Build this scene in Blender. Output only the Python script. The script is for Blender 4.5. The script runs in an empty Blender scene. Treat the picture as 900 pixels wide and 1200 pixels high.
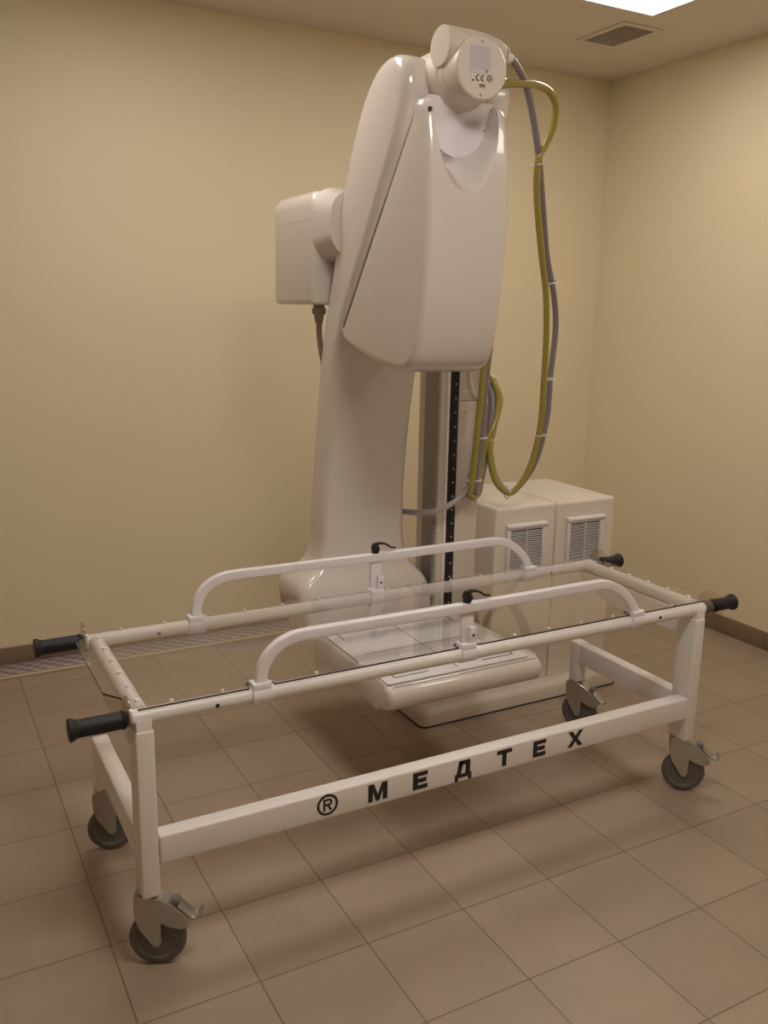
import bpy, bmesh, math, random
from mathutils import Vector, Matrix
random.seed(4)
S = bpy.context.scene
C = S.collection
PI = math.pi

# ------------------------------------------------------------------ materials
def srgb(c):
    return tuple((x/12.92 if x <= .04045 else ((x+.055)/1.055)**2.4) for x in c)
def mat(name, col, rough=.5, metal=0.0, spec=.5, noise=0.0, nscale=8, bump=0.0, bscale=60, coat=0.0, trans=0.0, ior=1.45, lin=True):
    m = bpy.data.materials.new(name); m.use_nodes = True
    nt = m.node_tree; b = nt.nodes['Principled BSDF']
    c = (*col, 1)
    b.inputs['Base Color'].default_value = c
    b.inputs['Roughness'].default_value = rough
    b.inputs['Metallic'].default_value = metal
    b.inputs['Specular IOR Level'].default_value = spec
    b.inputs['Coat Weight'].default_value = coat
    b.inputs['Transmission Weight'].default_value = trans
    b.inputs['IOR'].default_value = ior
    tc = nt.nodes.new('ShaderNodeTexCoord')
    if noise:
        n = nt.nodes.new('ShaderNodeTexNoise'); n.inputs['Scale'].default_value = nscale
        n.inputs['Detail'].default_value = 4
        nt.links.new(tc.outputs['Object'], n.inputs['Vector'])
        r = nt.nodes.new('ShaderNodeMapRange')
        r.inputs['To Min'].default_value = 1-noise; r.inputs['To Max'].default_value = 1+noise
        nt.links.new(n.outputs['Fac'], r.inputs['Value'])
        v = nt.nodes.new('ShaderNodeVectorMath'); v.operation = 'SCALE'
        v.inputs[0].default_value = col
        nt.links.new(r.outputs['Result'], v.inputs['Scale'])
        nt.links.new(v.outputs['Vector'], b.inputs['Base Color'])
    if bump:
        n2 = nt.nodes.new('ShaderNodeTexNoise'); n2.inputs['Scale'].default_value = bscale
        n2.inputs['Detail'].default_value = 3
        nt.links.new(tc.outputs['Object'], n2.inputs['Vector'])
        bp = nt.nodes.new('ShaderNodeBump'); bp.inputs['Strength'].default_value = bump
        bp.inputs['Distance'].default_value = .002
        nt.links.new(n2.outputs['Fac'], bp.inputs['Height'])
        nt.links.new(bp.outputs['Normal'], b.inputs['Normal'])
    return m

M = {}
M['wall'] = mat('wall_cream_paint', (.83, .73, .53), .55, noise=.03, nscale=1.3, bump=.15, bscale=90)
M['ceiling'] = mat('ceiling_paint', (.74, .665, .59), .8, noise=.02, nscale=2)
M['skirting'] = mat('brown_skirting_tile', (.235, .165, .11), .45, noise=.08, nscale=14)
M['white_paint'] = mat('white_powder_coat', (.82, .785, .77), .34, noise=.015, nscale=20)
M['cool_white'] = mat('cool_white_plastic', (.86, .83, .875), .3)
M['shell'] = mat('off_white_gloss_shell', (.71, .66, .62), .25, coat=.8)
M['tubewhite'] = mat('off_white_satin_metal', (.70, .635, .56), .38)
M['cab'] = mat('cream_white_cabinet', (.76, .70, .62), .38)
M['grille'] = mat('white_vent_plastic', (.80, .77, .80), .35)
M['dark_gap'] = mat('dark_gap', (.05, .045, .045), .8)
M['sheet'] = mat('pale_lilac_sheet', (.78, .755, .78), .28)
M['black'] = mat('black_print', (.02, .018, .018), .5)
M['rubber'] = mat('black_rubber', (.013, .012, .014), .5, bump=.5, bscale=260)
M['blackplastic'] = mat('black_plastic', (.02, .02, .022), .3)
M['grey_metal'] = mat('grey_painted_metal', (.30, .28, .27), .45, metal=.3, noise=.05, nscale=20)
M['rack'] = mat('tan_rack', (.47, .42, .37), .5)
M['light_metal'] = mat('pale_anodised_metal', (.50, .46, .44), .35, metal=.4)
M['zinc'] = mat('zinc_plated_steel', (.52, .52, .49), .3, metal=.85, noise=.12, nscale=60)
M['wheel_hub'] = mat('grey_wheel_plastic', (.20, .185, .185), .45)
M['tyre'] = mat('grey_rubber_tyre', (.13, .122, .12), .5)
M['grey_hose'] = mat('grey_lilac_hose', (.27, .235, .26), .42)
M['pale_hose'] = mat('pale_grey_hose', (.44, .41, .40), .5)
M['yellow_hose'] = mat('olive_yellow_hose', (.36, .30, .06), .3, coat=.5)
M['tie'] = mat('white_cable_tie', (.8, .78, .76), .4)
M['grey_tube'] = mat('grey_sleeve', (.14, .13, .12), .4, metal=.4)
M['print'] = mat('grey_print', (.47, .44, .48), .6)
M['label'] = mat('silver_label', (.62, .58, .62), .4)
M['gland'] = mat('beige_gland', (.40, .34, .28), .5)
M['trim'] = mat('pale_beige_trim', (.60, .50, .38), .4)
M['vent_grey'] = mat('grey_brown_vent', (.74, .66, .60), .6)

def glass(name, col, rough=.0):
    m = bpy.data.materials.new(name); m.use_nodes = True
    # thin clear sheet: straight transmission with a fresnel-weighted reflection
    nt = m.node_tree; nt.nodes.clear(); N = nt.nodes.new; L = nt.links.new
    tr_ = N('ShaderNodeBsdfTransparent'); tr_.inputs[0].default_value = (*col, 1)
    gl = N('ShaderNodeBsdfGlossy'); gl.inputs['Roughness'].default_value = rough
    fr = N('ShaderNodeFresnel'); fr.inputs['IOR'].default_value = 1.47
    ge = N('ShaderNodeNewGeometry'); io = N('ShaderNodeMapRange')   # same reflectance from either side of the sheet
    io.inputs['To Min'].default_value = 1.47; io.inputs['To Max'].default_value = 1/1.47
    L(ge.outputs['Backfacing'], io.inputs['Value']); L(io.outputs['Result'], fr.inputs['IOR'])
    mx = N('ShaderNodeMixShader'); o = N('ShaderNodeOutputMaterial')
    L(fr.outputs[0], mx.inputs[0]); L(tr_.outputs[0], mx.inputs[1]); L(gl.outputs[0], mx.inputs[2]); L(mx.outputs[0], o.inputs[0])
    return m
M['acrylic'] = glass('clear_acrylic', (.988, .986, .98), .02)
M['acrylic_edge'] = mat('dark_acrylic_edge', (.055, .04, .04), .3)
M['washer'] = glass('smoky_clear_plastic', (.93, .90, .86), .05)

def floor_mat():
    m = bpy.data.materials.new('brown_floor_tiles'); m.use_nodes = True
    nt = m.node_tree; b = nt.nodes['Principled BSDF']; N = nt.nodes.new; L = nt.links.new
    tc = N('ShaderNodeTexCoord')
    br = N('ShaderNodeTexBrick')
    br.offset = 0; br.squash = 1
    br.inputs['Scale'].default_value = 1
    br.inputs['Brick Width'].default_value = .31
    br.inputs['Row Height'].default_value = .31
    br.inputs['Mortar Size'].default_value = .0024
    br.inputs['Mortar Smooth'].default_value = .3
    br.inputs['Bias'].default_value = 0
    br.inputs['Color1'].default_value = (.345, .262, .198, 1)
    br.inputs['Color2'].default_value = (.385, .296, .226, 1)
    br.inputs['Mortar'].default_value = (.19, .135, .09, 1)
    L(tc.outputs['Object'], br.inputs['Vector'])
    n = N('ShaderNodeTexNoise'); n.inputs['Scale'].default_value = 5; n.inputs['Detail'].default_value = 6
    L(tc.outputs['Object'], n.inputs['Vector'])
    n3 = N('ShaderNodeTexNoise'); n3.inputs['Scale'].default_value = 160; n3.inputs['Detail'].default_value = 2
    L(tc.outputs['Object'], n3.inputs['Vector'])
    r = N('ShaderNodeMapRange'); r.inputs['To Min'].default_value = .88; r.inputs['To Max'].default_value = 1.12
    L(n.outputs['Fac'], r.inputs['Value'])
    r3 = N('ShaderNodeMapRange'); r3.inputs['To Min'].default_value = .93; r3.inputs['To Max'].default_value = 1.07
    L(n3.outputs['Fac'], r3.inputs['Value'])
    mu = N('ShaderNodeMath'); mu.operation = 'MULTIPLY'
    L(r.outputs['Result'], mu.inputs[0]); L(r3.outputs['Result'], mu.inputs[1])
    v = N('ShaderNodeVectorMath'); v.operation = 'SCALE'
    L(br.outputs['Color'], v.inputs[0]); L(mu.outputs['Value'], v.inputs['Scale'])
    L(v.outputs['Vector'], b.inputs['Base Color'])
    b.inputs['Roughness'].default_value = .42
    ro = N('ShaderNodeMapRange'); ro.inputs['To Min'].default_value = .36; ro.inputs['To Max'].default_value = .52
    L(n.outputs['Fac'], ro.inputs['Value']); L(ro.outputs['Result'], b.inputs['Roughness'])
    bp = N('ShaderNodeBump'); bp.inputs['Strength'].default_value = .35; bp.inputs['Distance'].default_value = .002
    inv = N('ShaderNodeMath'); inv.operation = 'SUBTRACT'; inv.inputs[0].default_value = 1
    L(br.outputs['Fac'], inv.inputs[1])
    L(inv.outputs['Value'], bp.inputs['Height']); L(bp.outputs['Normal'], b.inputs['Normal'])
    return m
M['floor'] = floor_mat()

def duct_mat():
    m = bpy.data.materials.new('grey_tread_pattern_cover'); m.use_nodes = True
    nt = m.node_tree; b = nt.nodes['Principled BSDF']; N = nt.nodes.new; L = nt.links.new
    tc = N('ShaderNodeTexCoord')
    w1 = N('ShaderNodeTexWave'); w1.inputs['Scale'].default_value = 9; w1.inputs['Distortion'].default_value = 1.2
    w1.bands_direction = 'DIAGONAL'
    w2 = N('ShaderNodeTexWave'); w2.inputs['Scale'].default_value = 10; w2.inputs['Distortion'].default_value = .8
    w2.bands_direction = 'Y'
    L(tc.outputs['Object'], w1.inputs['Vector']); L(tc.outputs['Object'], w2.inputs['Vector'])
    mu = N('ShaderNodeMath'); mu.operation = 'MULTIPLY'
    L(w1.outputs['Fac'], mu.inputs[0]); L(w2.outputs['Fac'], mu.inputs[1])
    cr = N('ShaderNodeMix'); cr.data_type = 'RGBA'
    cr.inputs[6].default_value = (.27, .22, .22, 1); cr.inputs[7].default_value = (.80, .71, .74, 1)
    L(mu.outputs['Value'], cr.inputs[0]); L(cr.outputs[2], b.inputs['Base Color'])
    bp = N('ShaderNodeBump'); bp.inputs['Strength'].default_value = .6; bp.inputs['Distance'].default_value = .004
    L(mu.outputs['Value'], bp.inputs['Height']); L(bp.outputs['Normal'], b.inputs['Normal'])
    b.inputs['Roughness'].default_value = .4; b.inputs['Metallic'].default_value = .2
    return m
M['duct'] = duct_mat()

def lamp_mat(name, strength):
    m = bpy.data.materials.new(name); m.use_nodes = True
    nt = m.node_tree; nt.nodes.clear()
    e = nt.nodes.new('ShaderNodeEmission'); e.inputs['Color'].default_value = (1, .92, .83, 1)
    e.inputs['Strength'].default_value = strength
    o = nt.nodes.new('ShaderNodeOutputMaterial'); nt.links.new(e.outputs[0], o.inputs[0])
    return m

# ------------------------------------------------------------------ helpers
def tag(o, label=None, cat=None, group=None, kind=None):
    if label: o['label'] = label
    if cat: o['category'] = cat
    if group: o['group'] = group
    if kind: o['kind'] = kind
    return o
def empty(name, loc, label, cat, group=None):
    o = bpy.data.objects.new(name, None); C.objects.link(o); o.location = loc
    o.empty_display_size = .1
    return tag(o, label, cat, group)
def worldloc(o):
    v = Vector((0, 0, 0))
    while o is not None:
        v += o.location; o = o.parent
    return v
def obj(name, bm, m, parent=None, angle=35, mods=None, origin=None):
    """link bm (world coordinates) as one mesh; its origin sits at its own centre"""
    bmesh.ops.recalc_face_normals(bm, faces=bm.faces)
    me = bpy.data.meshes.new(name)
    if origin is None:
        cs = [v.co for v in bm.verts]
        origin = Vector(tuple((min(c[i] for c in cs)+max(c[i] for c in cs))/2 for i in range(3)))
        origin.z = min(c[2] for c in cs)
    origin = Vector(origin)
    bmesh.ops.translate(bm, verts=bm.verts, vec=-origin)
    bm.to_mesh(me); bm.free()
    for k in (m if isinstance(m, (list, tuple)) else [m]): me.materials.append(k)
    for p in me.polygons: p.use_smooth = True
    me.set_sharp_from_angle(angle=math.radians(angle))
    o = bpy.data.objects.new(name, me); C.objects.link(o)
    if parent is not None:
        o.parent = parent; o.location = origin - worldloc(parent)
    else:
        o.location = origin
    return o
def add_box(bm, x0, x1, y0, y1, z0, z1, bev=0, seg=2):
    r = bmesh.ops.create_cube(bm, size=1)
    vs = r['verts']
    for v in vs:
        v.co = Vector((x0+(v.co.x+.5)*(x1-x0), y0+(v.co.y+.5)*(y1-y0), z0+(v.co.z+.5)*(z1-z0)))
    if bev:
        es = list({e for v in vs for e in v.link_edges})
        bmesh.ops.bevel(bm, geom=es, offset=bev, segments=seg, profile=.5, affect='EDGES')
def box(name, dims, m, parent=None, bev=.002, seg=2, angle=35):
    bm = bmesh.new(); add_box(bm, *dims, bev=bev, seg=seg)
    return obj(name, bm, m, parent, angle)
def add_cyl(bm, p0, p1, r0, r1=None, n=32, caps=True):
    if r1 is None: r1 = r0
    p0, p1 = Vector(p0), Vector(p1); d = (p1-p0)
    q = d.to_track_quat('Z', 'Y').to_matrix()
    a, b = [], []
    for i in range(n):
        t = 2*PI*i/n; u = q @ Vector((math.cos(t), math.sin(t), 0))
        a.append(bm.verts.new(p0+u*r0)); b.append(bm.verts.new(p1+u*r1))
    for i in range(n):
        j = (i+1) % n
        bm.faces.new((a[i], a[j], b[j], b[i]))
    if caps:
        bm.faces.new(a[::-1]); bm.faces.new(b)
def add_lathe(bm, base, axis, prof, n=36):
    """prof: list of (distance along axis, radius)"""
    base = Vector(base); ax = Vector(axis).normalized()
    q = ax.to_track_quat('Z', 'Y').to_matrix()
    rings = []
    for h, r in prof:
        if r < 1e-6:
            rings.append([bm.verts.new(base+ax*h)])
        else:
            rings.append([bm.verts.new(base+ax*h+q @ Vector((math.cos(2*PI*i/n)*r, math.sin(2*PI*i/n)*r, 0))) for i in range(n)])
    for a, b in zip(rings, rings[1:]):
        for i in range(n):
            j = (i+1) % n
            if len(a) == 1 and len(b) == 1: continue
            if len(a) == 1: bm.faces.new((a[0], b[j], b[i]))
            elif len(b) == 1: bm.faces.new((a[i], a[j], b[0]))
            else: bm.faces.new((a[i], a[j], b[j], b[i]))
    for r in (rings[0], rings[-1]):
        if len(r) > 1: bm.faces.new(r)
def add_prism(bm, pts, ax, a0, a1, bev=0, seg=3):
    """pts 2D outline in the plane normal to ax (0:x -> (y,z), 1:y -> (x,z), 2:z -> (x,y))"""
    def mk(p, a):
        if ax == 0: return Vector((a, p[0], p[1]))
        if ax == 1: return Vector((p[0], a, p[1]))
        return Vector((p[0], p[1], a))
    A = [bm.verts.new(mk(p, a0)) for p in pts]; B = [bm.verts.new(mk(p, a1)) for p in pts]
    n = len(pts)
    fs = [bm.faces.new(A[::-1]), bm.faces.new(B)]
    for i in range(n):
        fs.append(bm.faces.new((A[i], A[(i+1) % n], B[(i+1) % n], B[i])))
    if bev:
        es = list({e for f in fs[:2] for e in f.edges})
        bmesh.ops.bevel(bm, geom=es, offset=bev, segments=seg, profile=.5, affect='EDGES')
def catmull(P, k=8):
    P = [Vector(p) for p in P]
    Q = [P[0]*2-P[1]]+P+[P[-1]*2-P[-2]]
    out = []
    for i in range(1, len(Q)-2):
        a, b, c, d = Q[i-1:i+3]
        for s in range(k):
            t = s/k
            out.append(.5*((2*b)+(c-a)*t+(2*a-5*b+4*c-d)*t*t+(3*b-a-3*c+d)*t**3))
    out.append(P[-1])
    return out
def resample(P, step):
    out = [P[0]]; acc = 0
    for a, b in zip(P, P[1:]):
        L = (b-a).length
        while acc+L >= step:
            t = (step-acc)/L; a = a+(b-a)*t; out.append(a.copy()); L = (b-a).length; acc = 0
        acc += L
    if (out[-1]-P[-1]).length > step*.3: out.append(P[-1])
    return out
def add_sweep(bm, P, sec, up=None, rf=None):
    """sweep closed 2D section (list of (u,v)) along points; u is sideways, v is up"""
    n = len(sec); rings = []; N = None
    for i, p in enumerate(P):
        t = (P[min(i+1, len(P)-1)]-P[max(i-1, 0)]).normalized()
        if up is not None:
            s = t.cross(Vector(up)).normalized(); N2 = s.cross(t).normalized()
        else:
            if N is None:
                h = Vector((0, 0, 1)) if abs(t.z) < .9 else Vector((1, 0, 0))
                N = (h-t*h.dot(t)).normalized()
            N = (N-t*N.dot(t)).normalized(); N2 = N; s = t.cross(N2)
        k = rf(i) if rf else 1
        rings.append([bm.verts.new(p+s*u*k+N2*v*k) for u, v in sec])
    for a, b in zip(rings, rings[1:]):
        for i in range(n):
            bm.faces.new((a[i], a[(i+1) % n], b[(i+1) % n], b[i]))
    bm.faces.new(rings[0][::-1]); bm.faces.new(rings[-1])
def circ(r, n=14):
    return [(r*math.cos(2*PI*i/n), r*math.sin(2*PI*i/n)) for i in range(n)]
def rrect2(w, h, r, n=5):
    out = []
    for cx, cy, a in ((w/2-r, h/2-r, 0), (-w/2+r, h/2-r, 90), (-w/2+r, -h/2+r, 180), (w/2-r, -h/2+r, 270)):
        for i in range(n+1):
            t = math.radians(a+90*i/n); out.append((cx+r*math.cos(t), cy+r*math.sin(t)))
    return out
def rrect(x0, x1, y0, y1, r, n=6):
    r = min(r, (x1-x0)/2*.98, (y1-y0)/2*.98)
    return [((x0+x1)/2+a, (y0+y1)/2+b) for a, b in rrect2(x1-x0, y1-y0, r, n)]
def add_loft(bm, rings):
    R = [[bm.verts.new(p) for p in r] for r in rings]
    n = len(R[0])
    for a, b in zip(R, R[1:]):
        for i in range(n):
            bm.faces.new((a[i], a[(i+1) % n], b[(i+1) % n], b[i]))
    bm.faces.new(R[0][::-1]); bm.faces.new(R[-1])
def boolean(o, bms, op='DIFFERENCE'):
    """cut bms (world-space bmeshes) out of the mesh object o"""
    for bm in bms:
        bmesh.ops.recalc_face_normals(bm, faces=bm.faces)
        me = bpy.data.meshes.new('cutter'); bm.to_mesh(me); bm.free()
        c = bpy.data.objects.new('cutter', me); C.objects.link(c)
        md = o.modifiers.new('cut', 'BOOLEAN'); md.operation = op; md.object = c; md.solver = 'EXACT'
        bpy.context.view_layer.update()
        dg = bpy.context.evaluated_depsgraph_get()
        nm = bpy.data.meshes.new_from_object(o.evaluated_get(dg))
        o.modifiers.remove(md); o.data = nm
        bpy.data.objects.remove(c); bpy.data.meshes.remove(me)
def smooth_all(o, angle=35):
    for p in o.data.polygons: p.use_smooth = True
    o.data.set_sharp_from_angle(angle=math.radians(angle))
def bevel_mod(o, w, seg=3, ang=35):
    md = o.modifiers.new('bevel', 'BEVEL'); md.width = w; md.segments = seg
    md.limit_method = 'ANGLE'; md.angle_limit = math.radians(ang); md.harden_normals = False
    return md

# ------------------------------------------------------------------ the room
XL, XR, YF, YB, ZC = -2.4, 3.472, -4.9, .9386, 3.021
def struct(name, dims, m, bev=0):
    o = box(name, dims, m, bev=bev); o['kind'] = 'structure'; return o
bm = bmesh.new(); add_box(bm, XL-.1, XR+.1, YF-.1, YB+.1, -.08, 0)
fl = obj('floor', bm, M['floor'], origin=(0, 0, 0)); fl['kind'] = 'structure'
struct('wall_back', (XL-.1, XR+.1, YB, YB+.1, 0, ZC), M['wall'])
struct('wall_right', (XR, XR+.1, YF-.1, YB, 0, ZC), M['wall'])
struct('wall_left', (XL-.1, XL, YF-.1, YB, 0, ZC), M['wall'])
struct('wall_front', (XL, XR, YF-.1, YF, 0, ZC), M['wall'])
struct('ceiling', (XL-.1, XR+.1, YF-.1, YB+.1, ZC, ZC+.08), M['ceiling'])
def skirting(name, horizontal, a0, a1, w0, w1):
    bm = bmesh.new(); a = a0
    while a < a1-.01:
        b = min(a+.31, a1)
        if horizontal: add_box(bm, a+.001, b-.001, w0, w1, 0.0005, .088, bev=.003)
        else: add_box(bm, w0, w1, a+.001, b-.001, 0.0005, .095, bev=.003)
        a = b
    o = obj(name, bm, M['skirting']); o['kind'] = 'structure'
skirting('baseboard_back', True, XL+.02, XR-.016, YB-.013, YB)
skirting('baseboard_right', False, YF+.02, YB-.014, XR-.014, XR)

# ------------------------------------------------------------------ ceiling lamps and vent
def lamp(x0, y0, label, strength, w=.595):
    t = empty('ceiling_light', (x0+w/2, y0+w/2, ZC), label, 'ceiling light', 'square ceiling light panels')
    bm = bmesh.new()
    for d in ((x0-.012, x0, y0-.012, y0+w+.012), (x0+w, x0+w+.012, y0-.012, y0+w+.012), (x0, x0+w, y0-.012, y0), (x0, x0+w, y0+w, y0+w+.012)):
        add_box(bm, *d, ZC-.006, ZC)
    obj('frame', bm, M['cool_white'], t)
    bm = bmesh.new(); add_box(bm, x0, x0+w, y0, y0+w, ZC-.004, ZC-.0005)
    obj('diffuser', bm, lamp_mat('lit_panel', strength), t)
LS = 11
lamp(2.205, -.668, 'glowing white square ceiling panel next to the grey ceiling vent', LS*.75)
lamp(.30, -.668, 'unseen square ceiling panel added for room light above the left end of the trolley', LS*.85)  # added out of frame; the visible panel alone leaves the room underlit
lamp(2.205, -2.75, 'unseen square ceiling panel added for room light behind the camera on the right', LS*.65)  # unseen panel, added to help light the room
lamp(.30, -2.75, 'unseen square ceiling panel added for room light above the camera on the left', LS*1.55)  # strongest of the added off-frame panels, put in for the room's light
vt = empty('ceiling_vent', (2.89, .245, ZC), 'grey slatted air vent set in the ceiling near the room corner', 'vent')
bm = bmesh.new(); x0, x1, y0, y1 = 2.795, 2.985, .10, .385
for d in ((x0-.035, x0, y0-.035, y1+.035), (x1, x1+.035, y0-.035, y1+.035), (x0, x1, y0-.035, y0), (x0, x1, y1, y1+.035)):
    add_box(bm, *d, ZC-.006, ZC, bev=.002)
obj('frame', bm, M['ceiling'], vt)
box('backing', (x0, x1, y0, y1, ZC-.002, ZC-.0004), M['vent_grey'], vt, bev=0)
bm = bmesh.new(); k = 0
while y0+.006+k*.013 < y1:
    yy = y0+.006+k*.013
    add_prism(bm, [(yy-.001, ZC-.008), (yy+.0085, ZC-.0045), (yy+.0085, ZC-.0025), (yy-.001, ZC-.006)], 0, x0, x1); k += 1
obj('slats', bm, M['vent_grey'], vt)

# ------------------------------------------------------------------ floor duct cover along the back wall
dc = empty('floor_duct_cover', (.3, .85, 0), 'long grey patterned strip with pale trim on the floor along the back wall', 'duct cover')
box('cover_strip', (-2.35, 1.95, .772, YB-.015, .0005, .008), M['duct'], dc, bev=.001)
box('edge_trim', (-.085, 1.95, .752, .771, .0005, .010), M['trim'], dc, bev=.002)
box('end_cap', (-.105, -.086, .750, .772, .0005, .012), M['blackplastic'], dc, bev=.002)

# ------------------------------------------------------------------ electronics cabinets
def cabinet(x0, x1, label):
    y0, y1, z0, z1 = -.458, .03, .0765, .885
    t = empty('electronics_cabinet', ((x0+x1)/2, (y0+y1)/2, z0), label, 'cabinet', 'vented cabinets on the base plate')
    bm = bmesh.new()
    def cr(i, z): return [Vector((x, y, z)) for x, y in rrect(x0+i+.001, x1-i-.001, y0+i, y1-i, .010)]
    add_loft(bm, [cr(0, z0), cr(0, z1-.016), cr(.002, z1-.008), cr(.007, z1-.002), cr(.015, z1)])
    obj('body', bm, M['cab'], t)
    vx0 = x0+.055; vx1 = vx0+.212; vz0, vz1 = .592, .812
    g = box('vent_grille', (vx0+.018, vx1-.018, y0-.004, y0-.0008, vz0+.018, vz1-.025), M['dark_gap'], t, bev=0)
    bm = bmesh.new()
    add_prism(bm, [(y0-.0005, vz1), (y0-.022, vz1-.004), (y0-.024, vz1-.012), (y0-.008, vz1-.03), (y0-.0005, vz1-.03)], 0, vx0, vx1, bev=.002)
    add_box(bm, vx0, vx1, y0-.011, y0-.0005, vz0, vz0+.018, bev=.003)
    add_box(bm, vx0+.002, vx0+.022, y0-.011, y0-.0005, vz0+.015, vz1-.02, bev=.003)
    add_box(bm, vx1-.022, vx1-.002, y0-.011, y0-.0005, vz0+.015, vz1-.02, bev=.003)
    obj('grille_frame', bm, M['grille'], g)
    bm = bmesh.new(); n = 17
    for i in range(n):
        z = vz0+.024+i*(vz1-.03-vz0-.024)/n
        add_prism(bm, [(y0-.0042, z+.0002), (y0-.0090, z-.0012), (y0-.0095, z+.0022), (y0-.0042, z+.0034)], 0, vx0+.02, vx1-.02)
    add_box(bm, (vx0+vx1)/2-.002, (vx0+vx1)/2+.002, y0-.0115, y0-.006, vz0+.018, vz1-.028)
    obj('louvres', bm, M['grille'], g)
    return t
cabinet(1.777, 2.0985, 'cream electronics cabinet with a louvred vent, right beside the machine column')
cabinet(2.1015, 2.435, 'cream electronics cabinet with a louvred vent, the one nearer the right wall')

# ------------------------------------------------------------------ x-ray machine
xm = empty('x_ray_machine', (1.6, -.3, 0), 'large white radiography machine with swinging arm, tube head on top and flat detector below', 'x-ray machine')
# base plate
bm = bmesh.new()
def basering(i, z): return [Vector((x, y, z)) for x, y in rrect(1.405+i, 2.458-i, -.525+i, .16-i, .03)]
add_loft(bm, [basering(0, .006), basering(0, .05), basering(.004, .062), basering(.014, .072), basering(.03, .0755)])
bp = obj('base_plate', bm, M['tubewhite'], xm)
bm = bmesh.new(); add_loft(bm, [basering(-.004, .0005), basering(-.004, .006)])
obj('gasket', bm, M['dark_gap'], bp)
# column
col = box('column', (1.500, 1.692, -.438, -.275, .0765, 2.16), M['tubewhite'], xm, bev=.003)
box('belt_guard', (1.543, 1.580, -.4445, -.4385, .20, 2.12), M['blackplastic'], col, bev=.001)
guard = [o for o in C.objects if o.name == 'belt_guard'][0]
def repeat(name, make, m, parent, spots):
    first = None
    for s in spots:
        s = Vector(s)
        if first is None:
            bm = bmesh.new(); make(bm, s); first = obj(name, bm, m, parent, origin=s)
        else:
            c = first.copy(); C.objects.link(c); c.parent = parent; c.location = s-worldloc(parent)
repeat('guard_screw', lambda bm, s: add_cyl(bm, s, s-Vector((0, .002, 0)), .0032, n=10), M['tie'], guard, [(1.5655, -.4445, .22+i*.0565) for i in range(34)])

box('guide_rail', (1.528, 1.541, -.443, -.4385, .10, 2.14), M['cool_white'], col, bev=.001)
box('lower_cover', (1.582, 1.689, -.4435, -.4385, .085, 1.337), M['tubewhite'], col, bev=.0015)
box('upper_cover', (1.582, 1.689, -.4435, -.4385, 1.341, 2.14), M['tubewhite'], col, bev=.0015)
repeat('cover_screw', lambda bm, s: add_lathe(bm, s, (0, -1, 0), [(0, .009), (.003, .008), (.0045, .004), (.0045, 0)], 16), M['tie'], col,
       [(1.612, -.4435, .45), (1.625, -.4435, .99), (1.612, -.4435, 1.30), (1.615, -.4435, 1.375), (1.615, -.4435, 1.9)])
bm = bmesh.new(); add_box(bm, 1.4965, 1.4995, -.41, -.325, .09, 2.1)
obj('guide_channel', bm, M['grey_metal'], col)
bm = bmesh.new(); add_box(bm, 1.4955, 1.4995, -.436, -.415, .09, 2.1)
for i in range(180): add_box(bm, 1.489, 1.4957, -.436, -.416, .095+i*.0111, .095+i*.0111+.0058)
obj('toothed_rack', bm, M['rack'], col)
# carriage box with neck
cg = None
bm = bmesh.new()
def bxr(i, z): return [Vector((x, y, z)) for x, y in rrect(.973+i, 1.492-i, -.382+i, -.016-i, .02)]
add_loft(bm, [bxr(.018, 1.700), bxr(.008, 1.702), bxr(.002, 1.708), bxr(0, 1.718), bxr(0, 1.9935)])
cg = obj('carriage_box', bm, M['shell'], xm)
# flatten the joint between lower body and lid
bm = bmesh.new()
def lidr(i, z): return [Vector((x, y, z)) for x, y in rrect(.973+i, 1.492-i, -.382+i, -.016-i, .02)]
add_loft(bm, [lidr(0, 1.9945), lidr(0, 2.045), lidr(.004, 2.068), lidr(.014, 2.085), lidr(.03, 2.096), lidr(.05, 2.10)])
obj('carriage_lid', bm, M['shell'], cg)
bm = bmesh.new()
def nk(i, y):
    return [Vector((x, y, z)) for x, z in rrect(.980+i, 1.43-i, 1.850+i, 2.103-i, .085, 9)]
add_loft(bm, [nk(-.004, -.372), nk(.0, -.388), nk(.004, -.41), nk(.008, -.44), nk(.010, -.47), nk(.012, -.50)])
obj('rotation_neck', bm, M['shell'], cg)
box('column_bracket', (1.49, 1.515, -.37, -.29, 1.75, 2.05), M['shell'], cg, bev=.004)

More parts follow.
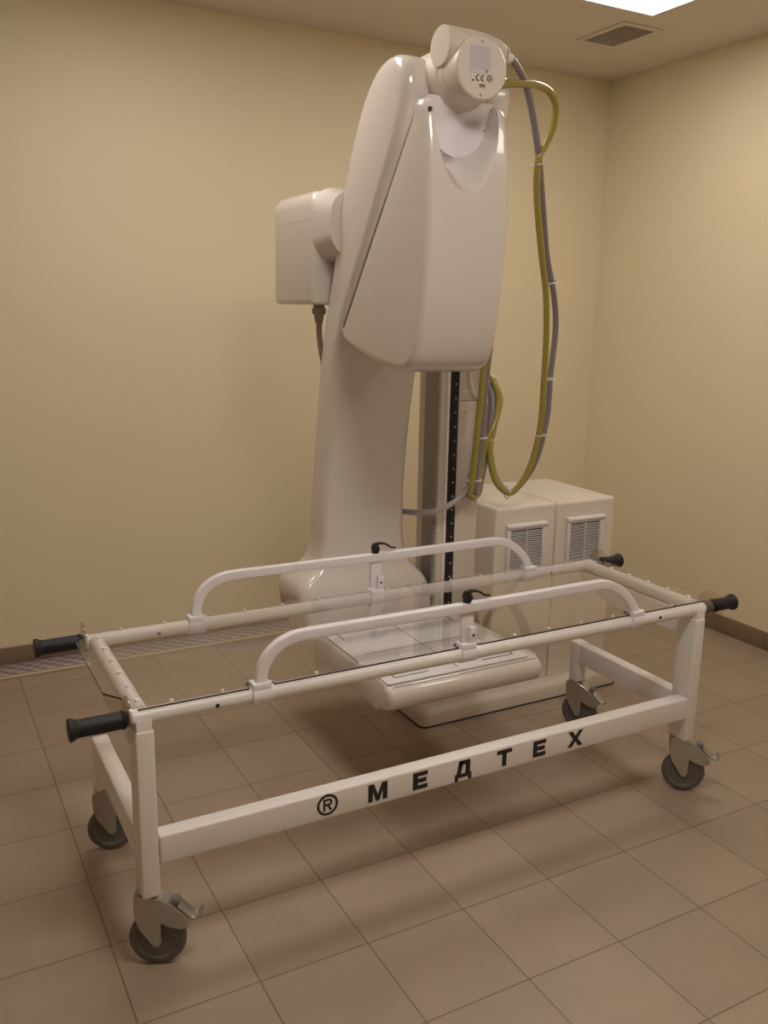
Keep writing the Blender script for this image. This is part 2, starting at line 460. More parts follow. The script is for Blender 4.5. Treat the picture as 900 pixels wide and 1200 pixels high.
# arm: lofted slab that leans forward towards the top and flares into a foot
st = [  # z, back, front, left, right, corner radius
 (.40, -.20, -.43, .96, 1.47, .03), (.45, -.18, -.442, .940, 1.485, .03), (.50, -.17, -.446, .925, 1.492, .032), (.55, -.17, -.442, .912, 1.490, .035),
 (.59, -.17, -.436, .905, 1.482, .038), (.615, -.173, -.431, .905, 1.472, .04), (.635, -.178, -.426, .910, 1.460, .04), (.650, -.183, -.421, .919, 1.448, .042),
 (.662, -.188, -.416, .933, 1.437, .043), (.675, -.194, -.411, .952, 1.425, .044), (.690, -.20, -.406, .972, 1.413, .045), (.71, -.206, -.401, .994, 1.403, .045), (.74, -.212, -.396, 1.009, 1.394, .045),
 (.78, -.217, -.392, 1.016, 1.388, .045), (.82, -.222, -.390, 1.018, 1.386, .045), (.87, -.228, -.389, 1.015, 1.386, .045), (1.0, -.243, -.390, 1.023, 1.383, .04),
 (1.15, -.258, -.404, 1.027, 1.383, .038), (1.30, -.276, -.424, 1.029, 1.384, .038), (1.45, -.303, -.452, 1.029, 1.386, .038),
 (1.57, -.332, -.487, 1.029, 1.388, .038), (1.68, -.368, -.537, 1.029, 1.389, .038), (1.78, -.405, -.606, 1.029, 1.390, .038),
 (1.87, -.432, -.670, 1.029, 1.398, .038), (1.97, -.460, -.733, 1.029, 1.405, .038), (2.06, -.492, -.788, 1.029, 1.414, .038),
 (2.15, -.530, -.852, 1.029, 1.424, .04), (2.22, -.565, -.896, 1.029, 1.430, .04), (2.28, -.600, -.920, 1.029, 1.433, .04),
 (2.33, -.635, -.928, 1.029, 1.434, .04), (2.37, -.672, -.927, 1.030, 1.433, .04), (2.40, -.708, -.917, 1.031, 1.431, .04),
 (2.42, -.742, -.900, 1.034, 1.428, .04), (2.433, -.775, -.878, 1.040, 1.420, .035), (2.438, -.80, -.858, 1.05, 1.41, .02)]
bm = bmesh.new()
add_loft(bm, [[Vector((x, y, z)) for x, y in rrect(xl, xr, yf, yb, r, 6)] for z, yb, yf, xl, xr, r in st])
arm = obj('swing_arm', bm, M['shell'], xm, angle=50, origin=(1.2, -.4, .40))
bm = bmesh.new(); add_prism(bm, [(1.122, 2.6), (1.122, 2.22), (1.14, 2.17), (1.17, 2.14), (1.25, 2.14), (1.305, 2.17), (1.325, 2.22), (1.325, 2.6)], 1, -1.2, -.70)
boolean(arm, [bm]); smooth_all(arm, 40); bevel_mod(arm, .012, 3, 50)

# front cover (collimator housing)
prof = [(-.998, 2.260), (-.985, 2.235), (-.915, 2.145), (-.735, 1.90), (-.545, 1.640), (-.538, 1.605), (-.556, 1.580), (-.60, 1.562), (-.72, 1.530), (-.863, 1.507), (-.96, 1.500),
        (-1.01, 1.512), (-1.040, 1.540), (-1.062, 1.60), (-1.082, 1.70), (-1.096, 1.84), (-1.100, 1.98), (-1.096, 2.10), (-1.082, 2.20), (-1.070, 2.250), (-1.056, 2.270), (-1.035, 2.279), (-1.012, 2.276)]
def inset(poly, d):
    n = len(poly); area = sum(poly[i][0]*poly[(i+1) % n][1]-poly[(i+1) % n][0]*poly[i][1] for i in range(n))
    sgn = 1 if area > 0 else -1; out = []
    for i in range(n):
        a, b, c = Vector(poly[i-1]), Vector(poly[i]), Vector(poly[(i+1) % n])
        e1 = (b-a).normalized(); e2 = (c-b).normalized()
        n1 = Vector((-e1.y, e1.x))*sgn; n2 = Vector((-e2.y, e2.x))*sgn
        m = (n1+n2).normalized(); out.append(b+m*(d/max(.5, m.dot(n1))))
    return out
def rounded_slab(bm, poly, x0, x1, r, k=7):
    rings = []
    for i in range(k+1):
        t = PI/2*i/k; rings.append((x0+r*(1-math.sin(t)), r*(1-math.cos(t))))
    rings = [(x0+r*(1-math.cos(PI/2*i/k)), r*(1-math.sin(PI/2*i/k))) for i in range(k+1)]
    rings += [(x0+x1-x, d) for x, d in rings[::-1]]
    add_loft(bm, [[Vector((x, p[0], p[1])) for p in inset(poly, d)] for x, d in rings])
pr3 = catmull([(p[0], p[1], 0) for p in prof], 3)
bm = bmesh.new(); rounded_slab(bm, [(p[0], p[1]) for p in inset([(p[0], p[1]) for p in pr3], -.004)], 1.014, 1.308, .028)
cover = obj('front_cover', bm, M['shell'], xm, origin=(1.18, -.9, 1.5))
# U shaped scoop at the top, narrower towards the back
def ucut(cx, hw, zb, y, zt=2.5):
    zc = 2.24; n = 20; out = []
    for i in range(n+1):
        t = PI+PI*i/n
        out.append(Vector((cx+hw*math.cos(t), y, zc+(zc-zb)*math.sin(t))))
    out.append(Vector((cx+hw*1.02, y, zt))); out.append(Vector((cx-hw*1.02, y, zt)))
    return out
bm = bmesh.new(); add_loft(bm, [ucut(1.150, .116, 2.000, -1.20), ucut(1.153, .112, 2.022, -1.10), ucut(1.166, .109, 2.092, -1.03), ucut(1.185, .107, 2.143, -.970), ucut(1.188, .105, 2.155, -.70)])
boolean(cover, [bm]); smooth_all(cover, 40); bevel_mod(cover, .006, 3, 42)
box('bottom_plate', (1.09, 1.30, -.96, -.80, 1.494, 1.512), M['grey_metal'], cover, bev=.004)
bm = bmesh.new(); add_cyl(bm, (1.030, -1.0815, 2.245), (1.030, -1.075, 2.245), .006, n=14)
obj('screw_hole', bm, M['dark_gap'], cover)
# mounting plate seen in the scoop
bm = bmesh.new()
pl = [(1.202+.118*math.cos(PI+PI*i/24), 2.262+.122*math.sin(PI+PI*i/24)) for i in range(25)]+[(1.318, 2.31), (1.088, 2.31)]
add_prism(bm, pl, 1, -.972, -.93, bev=.003)
mp = obj('mounting_plate', bm, M['cool_white'], xm)
bm = bmesh.new()
add_cyl(bm, (1.292, -.9775, 2.228), (1.292, -.971, 2.228), .006, n=14)
obj('plate_screw', bm, M['zinc'], mp)
bm = bmesh.new(); add_box(bm, 1.10, 1.31, -.93, -.83, 2.20, 2.32, bev=.01)
obj('plate_support', bm, M['grey_metal'], mp)
# tube housing
cx, cz = 1.197, 2.372
bm = bmesh.new()
add_lathe(bm, (cx+.012, -.72, cz-.002), (-.03, -1, .0), [(0, .03), (0, .080), (.04, .094), (.07, .099), (.22, .100), (.252, .098), (.264, .0945), (.268, .0905), (.287, .0905), (.289, .0885), (.352, .088), (.362, .0855), (.366, .081), (.366, 0)], 56)
tb = obj('tube_housing', bm, M['tubewhite'], xm, angle=30)
bm = bmesh.new()
add_lathe(bm, (1.104, -1.0, 2.435), (1, 0, 0), [(0, 0), (0, .053), (.005, .0575), (.10, .0575), (.15, .055), (.20, .045), (.215, .038), (.215, 0)], 40)
obj('side_cylinder', bm, M['tubewhite'], tb)
bm = bmesh.new(); add_lathe(bm, (1.25, -.93, 2.45), (1, 0, .1), [(0, 0), (0, .03), (.11, .031), (.118, .028), (.118, 0)], 28)
obj('cable_receptacle', bm, M['tubewhite'], tb)
fy = -1.0865
bm = bmesh.new(); add_box(bm, cx-.040, cx+.032, fy, fy+.003, cz-.015, cz+.058)
lb = obj('rating_label', bm, M['label'], tb)
bm = bmesh.new()
for r in range(9):
    z = cz+.052-r*.0068; x = cx-.036
    while x < cx+.026:
        w = random.uniform(.005, .014); w = min(w, cx+.029-x)
        add_box(bm, x, x+w, fy-.0006, fy, z-.0011, z+.0009); x += w+.0025
obj('fine_print', bm, M['print'], lb)
def arc_bar(bm, cx, cz, r, a0, a1, w, y0, y1, n=18):
    o = []; 
    for i in range(n+1):
        t = math.radians(a0+(a1-a0)*i/n); o.append((cx+(r+w/2)*math.cos(t), cz+(r+w/2)*math.sin(t)))
    for i in range(n+1):
        t = math.radians(a1+(a0-a1)*i/n); o.append((cx+(r-w/2)*math.cos(t), cz+(r-w/2)*math.sin(t)))
    add_prism(bm, o, 1, y0, y1)
def ring_bar(bm, cx, cz, r, w, y0, y1):
    arc_bar(bm, cx, cz, r, 0, 180, w, y0, y1, 20); arc_bar(bm, cx, cz, r, 180, 360, w, y0, y1, 20)
bm = bmesh.new(); y0, y1 = fy-.0008, fy+.0025
a = cx-.012; b = cz-.028
arc_bar(bm, a, b, .0075, 70, 290, .002, y0, y1)
arc_bar(bm, a+.017, b, .0075, 70, 290, .002, y0, y1); add_box(bm, a+.010, a+.016, y0, y1, b-.001, b+.001)
ring_bar(bm, cx+.027, cz-.026, .0085, .0022, y0, y1); ring_bar(bm, cx+.027, cz-.026, .0035, .002, y0, y1)
add_box(bm, cx+.014, cx+.017, y0, y1, cz-.012, cz-.003)
add_box(bm, cx-.034, cx-.027, y0, y1, cz-.0375, cz-.035)
# small certification mark: two slanted strokes and a bar
for dx in (-.006, .001): add_prism(bm, [(cx+dx, cz-.054), (cx+dx+.002, cz-.054), (cx+dx+.006, cz-.043), (cx+dx+.004, cz-.043)], 1, y0, y1)
add_box(bm, cx-.009, cx+.012, y0, y1, cz-.0475, cz-.0455)
add_box(bm, cx+.009, cx+.0105, y0, y1, cz-.054, cz-.0465)
obj('certification_marks', bm, M['black'], tb)
for dz in (.070, -.0715):
    bm = bmesh.new(); add_lathe(bm, (cx-.001, -1.0855, cz+dz), (0, -1, 0), [(0, .0045), (.002, .0042), (.003, 0)], 14)
    obj('screw', bm, M['zinc'], tb)
# connector and elbow
bm = bmesh.new()
add_lathe(bm, (1.366, -.93, 2.462), (1, 0, -.1), [(0, 0), (0, .030), (.006, .030), (.006, .024), (.012, .024), (.012, .031), (.017, .031), (.017, .016), (.03, .016), (.045, .013), (.045, 0)], 24)
obj('connector_flange', bm, M['cool_white'], tb)
bm = bmesh.new()
ring = [Vector((1.3755, -.93+.028*math.cos(2*PI*i/24), 2.461+.028*math.sin(2*PI*i/24))) for i in range(25)]
add_sweep(bm, ring, circ(.0035, 8)); obj('clamp_ring', bm, M['grey_tube'], tb)

# detector
bm = bmesh.new()
dp = [(-.40, .499), (-1.050, .499), (-1.072, .496), (-1.088, .487), (-1.099, .472), (-1.102, .455), (-1.098, .437), (-1.085, .419), (-1.064, .406), (-1.04, .399), (-1.01, .396), (-.40, .396)]
add_prism(bm, dp, 0, .926, 1.548, bev=.022, seg=5)
det = obj('flat_detector', bm, M['shell'], xm, angle=60)
box('detector_neck', (.93, 1.40, -.45, -.30, .40, .50), M['shell'], det, bev=.01)
bm = bmesh.new(); add_prism(bm, rrect(.938, 1.502, -1.068, -.462, .006), 2, .4995, .5045, bev=.001)
sh = obj('imaging_surface', bm, M['sheet'], det)
bm = bmesh.new(); z0, z1 = .5046, .5052
X0, X1, Y0, Y1 = .982, 1.460, -1.030, -.560
def seg(xa, xb, ya, yb): add_box(bm, xa, xb, ya, yb, z0, z1)
w = .0022
for sx, ex in ((X0, 1), (X1, -1)):
    for sy, ey, lx, ly in ((Y0, 1, .13, .09), (Y1, -1, .09, .09)):
        seg(min(sx, sx+ex*lx), max(sx, sx+ex*lx), sy-w, sy+w)
        seg(sx-w, sx+w, min(sy, sy+ey*ly), max(sy, sy+ey*ly))
xc, yc = (X0+X1)/2, (Y0+Y1)/2-.01
seg(X0+.01, X1-.01, yc-.001, yc+.001)
seg(xc-.0015, xc+.0015, Y0-.01, yc-.05); seg(xc-.0015, xc+.0015, yc-.02, Y1+.08); seg(1.30, 1.36, yc-.07, yc-.068)
obj('alignment_marks', bm, M['black'], sh)
bm = bmesh.new(); add_box(bm, .950, 1.524, -1.0785, -1.0770, .4920, .4952)
obj('front_groove', bm, M['gland'], det)

# ------------------------------------------------------------------ hoses of the machine
def hose(name, P, r, m, parent=xm, ribs=False, step=.0075, n=14, amp=.10):
    Q = resample(catmull(P, 10), step if ribs else .012)
    bm = bmesh.new()
    if ribs: add_sweep(bm, Q, circ(r, n), rf=lambda i: 1+amp*(1 if i % 2 else -1))
    else: add_sweep(bm, Q, circ(r, n))
    return obj(name, bm, m, parent, angle=80)
G = [(1.406, -.93, 2.46), (1.441, -.92, 2.442), (1.508, -.88, 2.403), (1.584, -.83, 2.317), (1.657, -.78, 2.195), (1.721, -.73, 2.063), (1.792, -.68, 1.892), (1.867, -.64, 1.755), (1.918, -.6, 1.627), (1.931, -.57, 1.442), (1.95, -.54, 1.267), (1.921, -.52, 1.089), (1.856, -.5, .982), (1.803, -.49, .963), (1.746, -.48, 1.037), (1.728, -.46, 1.162), (1.738, -.45, 1.265), (1.752, -.43, 1.349), (1.749, -.40, 1.399)]
hose('grey_cable', G, .0115, M['grey_hose'])
Y = [(1.30, -.93, 2.36), (1.379, -.93, 2.382), (1.473, -.9, 2.400), (1.564, -.87, 2.412), (1.633, -.85, 2.402), (1.674, -.83, 2.365), (1.684, -.81, 2.304), (1.668, -.79, 2.245), (1.645, -.79, 2.198), (1.677, -.75, 2.087), (1.753, -.7, 1.889), (1.814, -.66, 1.754), (1.859, -.62, 1.578), (1.883, -.59, 1.411), (1.902, -.56, 1.236), (1.88, -.54, 1.077), (1.832, -.52, .981), (1.789, -.51, .964), (1.733, -.5, 1.02), (1.716, -.48, 1.131), (1.745, -.46, 1.231), (1.775, -.44, 1.332), (1.769, -.42, 1.40), (1.763, -.39, 1.432)]
hose('yellow_ribbed_tube', Y, .0125, M['yellow_hose'], ribs=True, amp=.05)
hose('yellow_ribbed_tube', [(1.617, -.56, 1.56), (1.618, -.55, 1.446), (1.609, -.545, 1.281), (1.603, -.54, 1.146), (1.593, -.54, 1.027), (1.592, -.532, .985), (1.603, -.52, .966), (1.636, -.505, .962), (1.668, -.48, 1.043), (1.697, -.47, 1.148), (1.749, -.46, 1.248), (1.791, -.43, 1.331), (1.793, -.4, 1.38), (1.771, -.38, 1.414)], .0125, M['yellow_hose'], ribs=True, amp=.06)
hose('grey_cable', [(1.66, -.53, 1.56), (1.65, -.53, 1.443), (1.643, -.525, 1.276), (1.637, -.52, 1.139), (1.630, -.515, 1.017), (1.633, -.51, .978), (1.648, -.50, .962), (1.672, -.48, .975), (1.697, -.46, 1.033), (1.721, -.45, 1.108), (1.752, -.44, 1.211), (1.758, -.42, 1.296), (1.766, -.39, 1.38)], .0115, M['grey_hose'])
hose('pale_corrugated_hose', [(1.085, -.2, 1.69), (1.092, -.185, 1.58), (1.125, -.165, 1.45), (1.20, -.155, 1.152), (1.313, -.165, .931), (1.383, -.20, .876), (1.418, -.33, .880), (1.440, -.46, .902), (1.475, -.50, .918), (1.515, -.505, .935), (1.582, -.5, .969), (1.64, -.49, 1.015), (1.699, -.46, 1.065), (1.73, -.43, 1.15), (1.76, -.39, 1.32)], .0115, M['pale_hose'], ribs=True, amp=.07)
hose('coiled_white_wire', [(1.624, -.452, 1.55), (1.624, -.452, 1.489), (1.627, -.452, 1.422), (1.638, -.455, 1.379), (1.664, -.455, 1.347), (1.676, -.45, 1.34)], .0045, M['tie'], ribs=True, step=.004, n=8, amp=.2)
bm = bmesh.new()
add_lathe(bm, (1.083, -.2, 1.702), (0, 0, -1), [(0, 0), (0, .022), (.012, .022), (.014, .027), (.035, .027), (.037, .020), (.06, .016), (.07, .014), (.07, 0)], 20)
obj('cable_gland', bm, M['gland'], cg)
bm = bmesh.new(); add_prism(bm, [(1.70, 1.415), (1.745, 1.455), (1.79, 1.43), (1.80, 1.38), (1.76, 1.37)], 1, -.40, -.36, bev=.004)
add_box(bm, 1.690, 1.745, -.40, -.36, 1.37, 1.42, bev=.004)
obj('hose_holder', bm, M['tie'], col)
def tie(c, r, axis):
    c = Vector(c); ax = Vector(axis).normalized(); q = ax.to_track_quat('Z', 'Y').to_matrix()
    bm = bmesh.new()
    P = [c+q @ Vector((r[0]*math.cos(2*PI*i/24), r[1]*math.sin(2*PI*i/24), 0)) for i in range(25)]
    add_sweep(bm, P, circ(.0025, 6))
    add_box(bm, P[0].x-.004, P[0].x+.012, P[0].y-.004, P[0].y+.003, P[0].z-.003, P[0].z+.004)
    obj('cable_tie', bm, M['tie'], xm)
for c, r, ax in (((1.658, -.785, 2.19), (.028, .022), (.3, .1, -1)), ((1.825, -.665, 1.80), (.032, .020), (.4, .2, -1)), ((1.905, -.585, 1.43), (.032, .019), (.1, .1, -1)),
                 ((1.912, -.55, 1.20), (.030, .019), (0, .1, -1)), ((1.797, -.50, .963), (.022, .026), (1, 0, 0)), ((1.628, -.53, 1.20), (.033, .018), (0, 0, -1)),
                 ((1.613, -.525, 1.03), (.033, .018), (0, 0, -1)), ((1.735, -.455, 1.18), (.032, .019), (.2, 0, -1))):
    tie(c, r, ax)

# ------------------------------------------------------------------ patient trolley
YFR, YBR, ZR, RR = -1.358, -.786, .701, .0205
tr = empty('patient_trolley', (1.03, -1.07, 0), 'white wheeled patient trolley with clear acrylic top, black handles and lettering on its side', 'medical trolley')
W = M['white_paint']
def tube(name, p0, p1, r, m, parent, n=28):
    bm = bmesh.new(); add_cyl(bm, p0, p1, r, n=n); return obj(name, bm, m, parent)
frt = tube('side_tube', (.058, YFR, ZR), (2.018, YFR, ZR-.006), RR, W, tr)
bkt = tube('side_tube', (.058, YBR, ZR), (2.018, YBR, ZR), RR, W, tr)
for x in (.083, 1.995):
    e = tube('end_tube', (x, YFR+.018, ZR), (x, YBR-.018, ZR), RR+.0015, W, tr)
    for i in range(6):
        bm = bmesh.new(); y = YFR+.045+i*(YBR-YFR-.09)/5
        add_lathe(bm, (x, y, ZR+RR+.0005), (0, 0, 1), [(0, .0065), (.0064, .0065), (.0074, .0048), (.0074, 0)], 14)
        obj('screw', bm, M['cool_white'], e)
proto = None
for t, y in ((frt, YFR+.006), (bkt, YBR)):
    for i in range(14):
        x = .16+i*.132
        if proto is None:
            bm = bmesh.new(); add_lathe(bm, (x, y, ZR+RR-.002), (0, 0, 1), [(0, .0045), (.0082, .0045), (.0092, .003), (.0092, 0)], 12)
            proto = obj('screw', bm, M['white_paint'], t)
        else:
            c = proto.copy(); C.objects.link(c); c.parent = t
            c.location = Vector((x, y, ZR+RR-.002))-worldloc(t)
# acrylic top with chamfered overhanging ends and notches round the clamps
clx = (.392, 1.036, 1.703)
def sheet_outline():
    yf, yb = YFR-.014, YBR+.014
    o = [(.072, yf)]
    for c in clx:
        o += [(c-.034, yf), (c-.034, yf+.032), (c+.034, yf+.032), (c+.034, yf)]
    o += [(2.004, yf), (2.010, YFR+.06), (2.040, YFR+.10), (2.040, YBR-.07), (2.010, YBR-.03), (2.004, yb)]
    for c in clx[::-1]:
        o += [(c+.034, yb), (c+.034, yb-.032), (c-.034, yb-.032), (c-.034, yb)]
    o += [(.072, yb), (.052, YBR-.03), (.016, YBR-.065), (.016, YFR+.120), (.052, YFR+.068), (.068, YFR+.05)]
    return o
bm = bmesh.new(); add_prism(bm, sheet_outline(), 2, ZR+RR+.0012, ZR+RR+.0062)
bmesh.ops.recalc_face_normals(bm, faces=bm.faces)
for f in bm.faces:
    c_ = f.calc_center_median()
    f.material_index = 1 if abs(f.normal.z) < .5 and ((f.normal.y < -.9 and c_.x > .07) or (c_.x < .05 and c_.y < YBR-.07) or (c_.y < YFR+.05 and c_.x > .3 and c_.x < 1.9)) else 0
sheet = obj('acrylic_top', bm, [M['acrylic'], M['acrylic_edge']], tr)
sheet['label'] = 'clear acrylic sheet with dark edges'
# handles
def handle(x, y, s, z):
    h = None
    prof = [(0, 0), (0, .019), (.004, .0225), (.010, .0245)]
    L = .135 if s < 0 else .105
    nr = int((L-.034)/.005)
    for i in range(nr): prof += [(.012+i*.005, .0222), (.0145+i*.005, .0219)]
    prof += [(L-.022, .0222), (L-.014, .025), (L-.008, .0285), (L-.002, .0290), (L, .026), (L, 0)]
    bm = bmesh.new(); add_lathe(bm, (x, y, z), (s, 0, 0), prof, 28)
    h = obj('grip', bm, M['rubber'], tr, angle=30)
    bm = bmesh.new(); xo = x-s*.006
    add_lathe(bm, (xo, y, z), (s, 0, 0), [(0, .0212), (0, .057), (.0035, .057), (.0035, .0212)], 40)
    # close the ring's bore
    obj('hand_guard', bm, M['washer'], h)
    return h
def sleeve(x, y, z):
    bm = bmesh.new(); add_lathe(bm, (x, y, z), (1, 0, 0), [(0, 0), (0, .0225), (.036, .0225), (.036, 0)], 24)
    obj('dark_sleeve', bm, M['grey_tube'], tr)
handle(.046, YFR, -1, ZR); handle(.046, YBR, -1, ZR+.003)
sleeve(2.0185, YFR, ZR-.006); sleeve(2.0185, YBR, ZR)
handle(2.064, YFR, 1, ZR-.006); handle(2.064, YBR, 1, ZR)
for y in (YFR, YBR):
    bm = bmesh.new(); add_lathe(bm, (.0515, y, ZR), (1, 0, 0), [(0, 0), (0, .0215), (.012, .0215), (.012, 0)], 24)
    obj('tube_ferrule', bm, W, tr)
for x, y in ((.27, YFR), (1.80, YFR), (.27, YBR), (1.80, YBR)):
    bm = bmesh.new(); add_cyl(bm, (x, y-RR-.0006, ZR-.002), (x, y-RR+.004, ZR-.002), .0055, n=14)
    obj('bolt_hole', bm, M['black'], tr)
# side guard rails
def guard(y, dz):
    P = [(.392, y, .712), (.394, y, .745), (.402, y, .778), (.420, y, .806), (.450, y, .829), (.490, y, .842), (.54, y, .8445)]
    P = catmull(P, 6)+[Vector((.54+(1.46-.54)*i/20, y, .8445-.002*math.sin(PI*i/20))) for i in range(1, 20)]
    P += catmull([(1.50, y, .8445), (1.555, y, .842), (1.60, y, .828), (1.638, y, .804), (1.668, y, .775), (1.690, y, .745), (1.702, y, .712)], 6)
    P = [Vector((p[0], p[1], p[2]+dz)) for p in P]
    bm = bmesh.new(); add_sweep(bm, P, rrect2(.024, .030, .004, 3), up=(0, 0, 1) if False else None)
    # section frame is constant because the path is planar
    g = obj('guard_rail', bm, M['cool_white'], tr)
    for c in clx:
        bm = bmesh.new()
        add_lathe(bm, (c-.026, y, ZR), (1, 0, 0), [(0, RR+.0004), (0, RR+.0065), (.052, RR+.0065), (.052, RR+.0004)], 32)
        add_box(bm, c-.0255, c+.0255, y-.021, y+.021, ZR+.012, ZR+.034, bev=.004)
        obj('clamp', bm, M['cool_white'], g)
    c = clx[1]
    bm = bmesh.new(); add_box(bm, c-.021, c+.021, y-.004, y+.008, ZR+.03, .832+dz, bev=.002)
    add_box(bm, c+.002, c+.024, y-.016, y-.0045, ZR+.03, ZR+.082, bev=.002)
    obj('support_post', bm, M['cool_white'], g)
    bm = bmesh.new(); add_cyl(bm, (c+.013, y-.0175, ZR+.058), (c+.013, y-.0155, ZR+.058), .004, n=12)
    obj('bolt', bm, M['black'], g)
    zt = .8595+dz
    bm = bmesh.new()
    add_cyl(bm, (c-.004, y, zt), (c-.004, y, zt+.024), .013, n=20)
    add_cyl(bm, (c-.004, y-.017, zt+.015), (c-.004, y+.013, zt+.015), .010, n=18)
    LP = catmull([(c-.012, y, zt+.027), (c+.012, y, zt+.031), (c+.036, y, zt+.026), (c+.056, y, zt+.013), (c+.076, y, zt+.009)], 6)
    add_sweep(bm, LP, rrect2(.014, .008, .003, 3), rf=lambda i: 1.15-.02*i)
    obj('quick_release_lever', bm, M['blackplastic'], g)
    return g
guard(YFR, 0); guard(YBR, .006)
# legs, beams and brackets
def leg(x0, x1, y0, y1, z0, z1): return box('leg', (x0, x1, y0, y1, z0, z1), W, tr, bev=.005, seg=3)
LF = leg(.060, .106, -1.388, -1.308, .213, .672)
RF = leg(1.962, 2.008, -1.388, -1.308, .213, .667)
LB = leg(.058, .108, -.811, -.761, .213, .380)
RB = leg(1.962, 2.012, -.811, -.761, .213, .380)
for x in (.083, 1.987):
    for y in (YFR,):
        bm = bmesh.new()
        prof = [(x-.0265+0, 0)]
        n = 12; o = [(y-.0275, .640)]
        o = [(y-.026, .645), (y-.026, ZR)]+[(y-.026*math.cos(PI*0), ZR)]
        o = [(y-.0255, .655), (y-.0255, ZR-.004), (y-.0225, ZR+.002), (y-.0208, ZR), ]
        for i in range(n+1):
            t = PI+PI*i/n; o.append((y+.0208*math.cos(t), ZR+.0208*math.sin(t)))
        o += [(y+.0225, ZR+.002), (y+.0255, ZR-.004), (y+.0255, .655)]
        q = []
        for p in o:
            if not q or (abs(p[0]-q[-1][0])+abs(p[1]-q[-1][1])) > 1e-5: q.append(p)
        add_prism(bm, q, 0, x-.019, x+.019)
        obj('tube_cradle', bm, W, tr)
for x in (.083, 1.987):
    bm = bmesh.new()
    add_prism(bm, [(-1.309, .592), (-.96, .592), (-.80, .635), (-.775, .678), (-1.309, .678)], 0, x-.02, x+.02, bev=.004)
    obj('upper_bracket', bm, W, tr)
    box('lower_bar', (x-.024, x+.024, -1.3085, -.8105, .296, .378), W, tr, bev=.004)
bmz0, bmz1, bmy = .300, .380, -1.388
beam = box('side_beam', (.1075, 1.9625, bmy, bmy+.05, bmz0, bmz1), W, tr, bev=.006, seg=3)
# lettering on the beam
yA, yB = bmy-.0008, bmy+.002
H = .055; zb = .3150
def glyph(ch, cx, w=.060):
    bm = bmesh.new(); s = .0165; x0, x1 = cx-w/2, cx+w/2; z0, z1 = zb, zb+H; t = .0135
    P = lambda pts: add_prism(bm, pts, 1, yA, yB)
    B = lambda a, b, c, d: P([(a, c), (b, c), (b, d), (a, d)])
    if ch == 'М':
        P([(x0, z0), (x0+s*.92, z0), (x0+s*.92, z1-.024), (cx-.006, z0), (cx+.006, z0), (x1-s*.92, z1-.024), (x1-s*.92, z0), (x1, z0), (x1, z1), (x1-s*1.1, z1), (cx, z0+.020), (x0+s*1.1, z1), (x0, z1)])
    elif ch == 'Е':
        P([(x0, z0), (x1, z0), (x1, z0+t), (x0+s, z0+t), (x0+s, z0+H/2-t/2), (x1-.004, z0+H/2-t/2), (x1-.004, z0+H/2+t/2), (x0+s, z0+H/2+t/2), (x0+s, z1-t), (x1, z1-t), (x1, z1), (x0, z1)])
    elif ch == 'Т':
        P([(cx-s/2, z0), (cx+s/2, z0), (cx+s/2, z1-t), (x1, z1-t), (x1, z1), (x0, z1), (x0, z1-t), (cx-s/2, z1-t)])
    elif ch == 'Х':
        m = (z0+z1)/2; k = .0095
        P([(x0, z0), (x0+s*1.15, z0), (cx, m-.0095), (x1-s*1.15, z0), (x1, z0), (cx+k, m), (x1-.001, z1), (x1-s*1.15, z1), (cx, m+.0095), (x0+s*1.15, z1), (x0+.001, z1), (cx-k, m)])
    elif ch == 'Д':
        d = .011; q = .012
        P([(x0, z0-d), (x0+q, z0-d), (x0+q, z0+.0), (x1-q, z0), (x1-q, z0-d), (x1, z0-d), (x1, z0+t-.001), (x0, z0+t-.001)])
        P([(x0+.006, z0+t-.0012), (x0+.006+s*.9, z0+t-.0012), (x0+.028, z1-t), (x0+.028, z1), (x0+.014, z1)])
        P([(x0+.014, z1-t), (x1-.006, z1-t), (x1-.006, z1), (x0+.014, z1)])
        P([(x1-.006-s, z0+t-.0012), (x1-.006, z0+t-.0012), (x1-.006, z1-t+.001), (x1-.006-s, z1-t+.001)])
    return obj('letter', bm, M['black'], beam, angle=10)
for ch, cx_, w_ in (('М', .731, .062), ('Е', .872, .050), ('Д', 1.023, .060), ('Т', 1.174, .056), ('Е', 1.310, .050), ('Х', 1.456, .064)):
    glyph(ch, cx_, w_)
bm = bmesh.new(); rx, rz = .573, .344
ring_bar(bm, rx, rz, .0285, .0070, yA, yB)
def rp(pts): add_prism(bm, [(rx+a, rz+b) for a, b in pts], 1, yA, yB)
rp([(-.013, -.018), (-.007, -.018), (-.007, .018), (-.013, .018)])
rp([(-.0072, .012), (.004, .012), (.004, .018), (-.0072, .018)]); rp([(-.0072, -.003), (.004, -.003), (.004, .003), (-.0072, .003)])
arc_bar(bm, rx+.004, rz+.0075, .0075, -90, 90, .006, yA, yB)
rp([(-.001, -.0029), (.006, -.0029), (.014, -.018), (.007, -.018)])
obj('registered_mark', bm, M['black'], beam, angle=10)
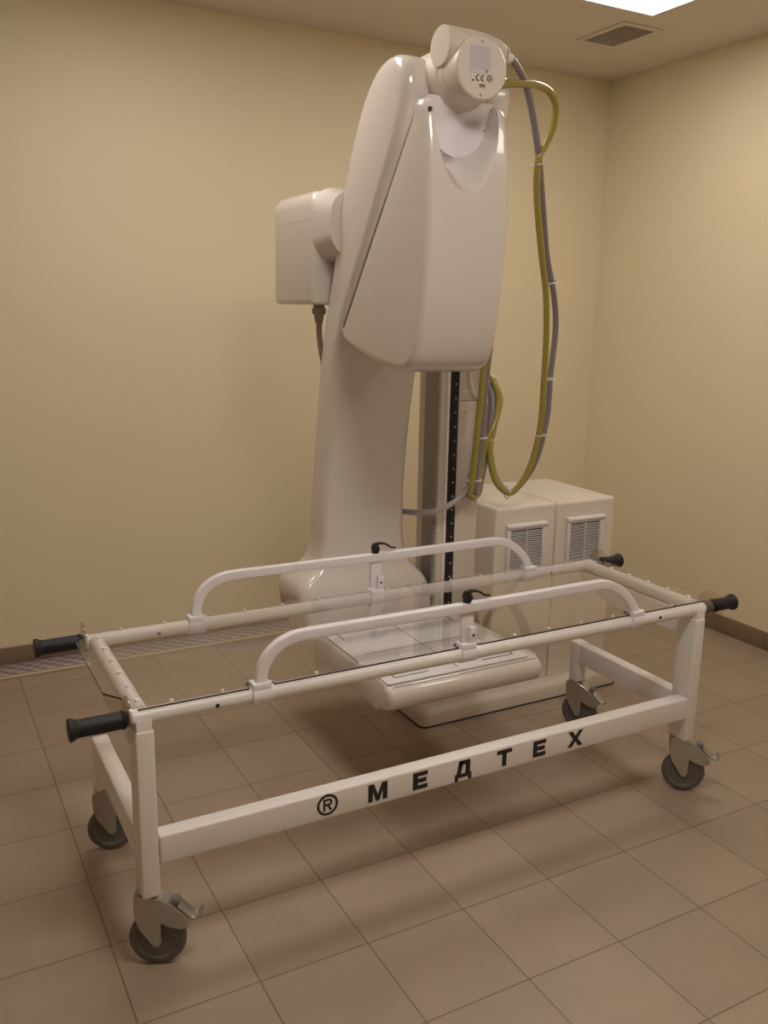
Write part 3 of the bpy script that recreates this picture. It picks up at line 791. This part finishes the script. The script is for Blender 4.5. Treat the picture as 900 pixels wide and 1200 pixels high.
# casters
def caster(cx, cy, rot, name='caster'):
    """built pointing along +x, then turned about the leg's axis"""
    R = Matrix.Translation((cx, cy, 0)) @ Matrix.Rotation(math.radians(rot), 4, 'Z')
    axx, axz, wr = .019, .0750, .0745
    F = R @ Matrix.Translation((0, 0, .075)) @ Matrix.Diagonal((.95, 1.05, 1.268, 1)) @ Matrix.Translation((0, 0, -.0695))
    bm = bmesh.new()
    side = [(-.036, .176), (-.038, .155), (-.036, .130), (-.026, .104), (-.004, .080), (.010, .063), (.020, .059), (.029, .062), (.034, .074), (.034, .117), (.055, .106), (.086, .101), (.106, .104), (.112, .113), (.098, .133), (.070, .153), (.036, .168), (.0, .176)]
    for y0, y1 in ((-.026, -.0225), (.0225, .026)): add_prism(bm, side, 1, y0, y1, bev=.001, seg=1)
    top = [(-.036, .174), (.0, .1745), (.036, .1670), (.070, .1520), (.098, .1320), (.110, .118)]
    for a, b in zip(top, top[1:]):
        v = [bm.verts.new((a[0], -.0245, a[1])), bm.verts.new((a[0], .0245, a[1])), bm.verts.new((b[0], .0245, b[1])), bm.verts.new((b[0], -.0245, b[1])),
             bm.verts.new((a[0], -.0245, a[1]-.004)), bm.verts.new((a[0], .0245, a[1]-.004)), bm.verts.new((b[0], .0245, b[1]-.004)), bm.verts.new((b[0], -.0245, b[1]-.004))]
        for q in ((0, 1, 2, 3), (7, 6, 5, 4), (0, 4, 5, 1), (2, 6, 7, 3), (1, 5, 6, 2), (3, 7, 4, 0)): bm.faces.new([v[i] for i in q])
    add_lathe(bm, (0, 0, .1755), (0, 0, 1), [(0, 0), (0, .028), (.007, .030), (.010, .026), (.010, 0)], 28)
    add_cyl(bm, (axx/.95, -.030, .0695), (axx/.95, .030, .0695), .0060, n=16)
    bm.transform(F); ck = obj(name, bm, M['zinc'], tr)
    bm = bmesh.new()
    add_lathe(bm, (axx, -.016, axz), (0, 1, 0), [(0, 0), (0, .012), (.003, .015), (.003, .049), (-.0, .051), (.0, .0525), (.002, .0535), (.030, .0535), (.032, .0525), (.032, .051), (.029, .049), (.029, .015), (.032, .012), (.032, 0)], 40)
    bm.transform(R); obj('hub', bm, M['wheel_hub'], ck)
    bm = bmesh.new()
    add_lathe(bm, (axx, -.016, axz), (0, 1, 0), [(.002, .0542), (.0, .057), (.001, .065), (.006, .0720), (.011, wr), (.021, wr), (.026, .0720), (.031, .065), (.032, .057), (.030, .0542)], 44)
    bm.transform(R); obj('tyre', bm, M['tyre'], ck)
    bm = bmesh.new()
    P = [Vector((.080, 0, .149)), Vector((.104, 0, .132)), Vector((.122, 0, .122)), Vector((.134, 0, .123)), Vector((.144, 0, .132))]
    add_sweep(bm, catmull(P, 4), rrect2(.038, .005, .002, 2), up=(0, 0, 1))
    bm.transform(F); obj('brake_pedal', bm, M['zinc'], ck)
    bm = bmesh.new(); add_box(bm, .062, .084, -.013, .013, .150, .162, bev=.003)
    bm.transform(F); obj('brake_button', bm, M['wheel_hub'], ck)
caster(.083, -1.350, -26)
caster(1.996, -1.340, -43)
caster(.083, -.786, -12)
caster(1.987, -.786, -62)

# ------------------------------------------------------------------ camera
def cam_matrix():
    yaw, pitch, roll = .50063, .22257, .01801
    cy, sy, cp, sp = math.cos(yaw), math.sin(yaw), math.cos(pitch), math.sin(pitch)
    fwd = Vector((sy*cp, cy*cp, -sp)); right = Vector((cy, -sy, 0)); up = right.cross(fwd)
    cr, sr = math.cos(roll), math.sin(roll)
    r2 = cr*right+sr*up; u2 = -sr*right+cr*up
    m = Matrix((r2, u2, -fwd)).transposed().to_4x4()
    m.translation = Vector((-.36735, -3.40246, 1.68102))
    return m
cd = bpy.data.cameras.new('camera'); co = bpy.data.objects.new('camera', cd); C.objects.link(co)
cd.sensor_fit = 'VERTICAL'; cd.sensor_height = 36; cd.sensor_width = 27; cd.lens = 36*1039.48/1200
cd.clip_start = .05; cd.clip_end = 50
co.matrix_world = cam_matrix(); S.camera = co

w = bpy.data.worlds.new('world'); S.world = w; w.use_nodes = True
w.node_tree.nodes['Background'].inputs['Color'].default_value = (.02, .018, .015, 1)
w.node_tree.nodes['Background'].inputs['Strength'].default_value = .2
S.view_settings.view_transform = 'Standard'; S.view_settings.look = 'None'
S.view_settings.gamma = 1; S.view_settings.use_curve_mapping = False
S.view_settings.exposure = .45
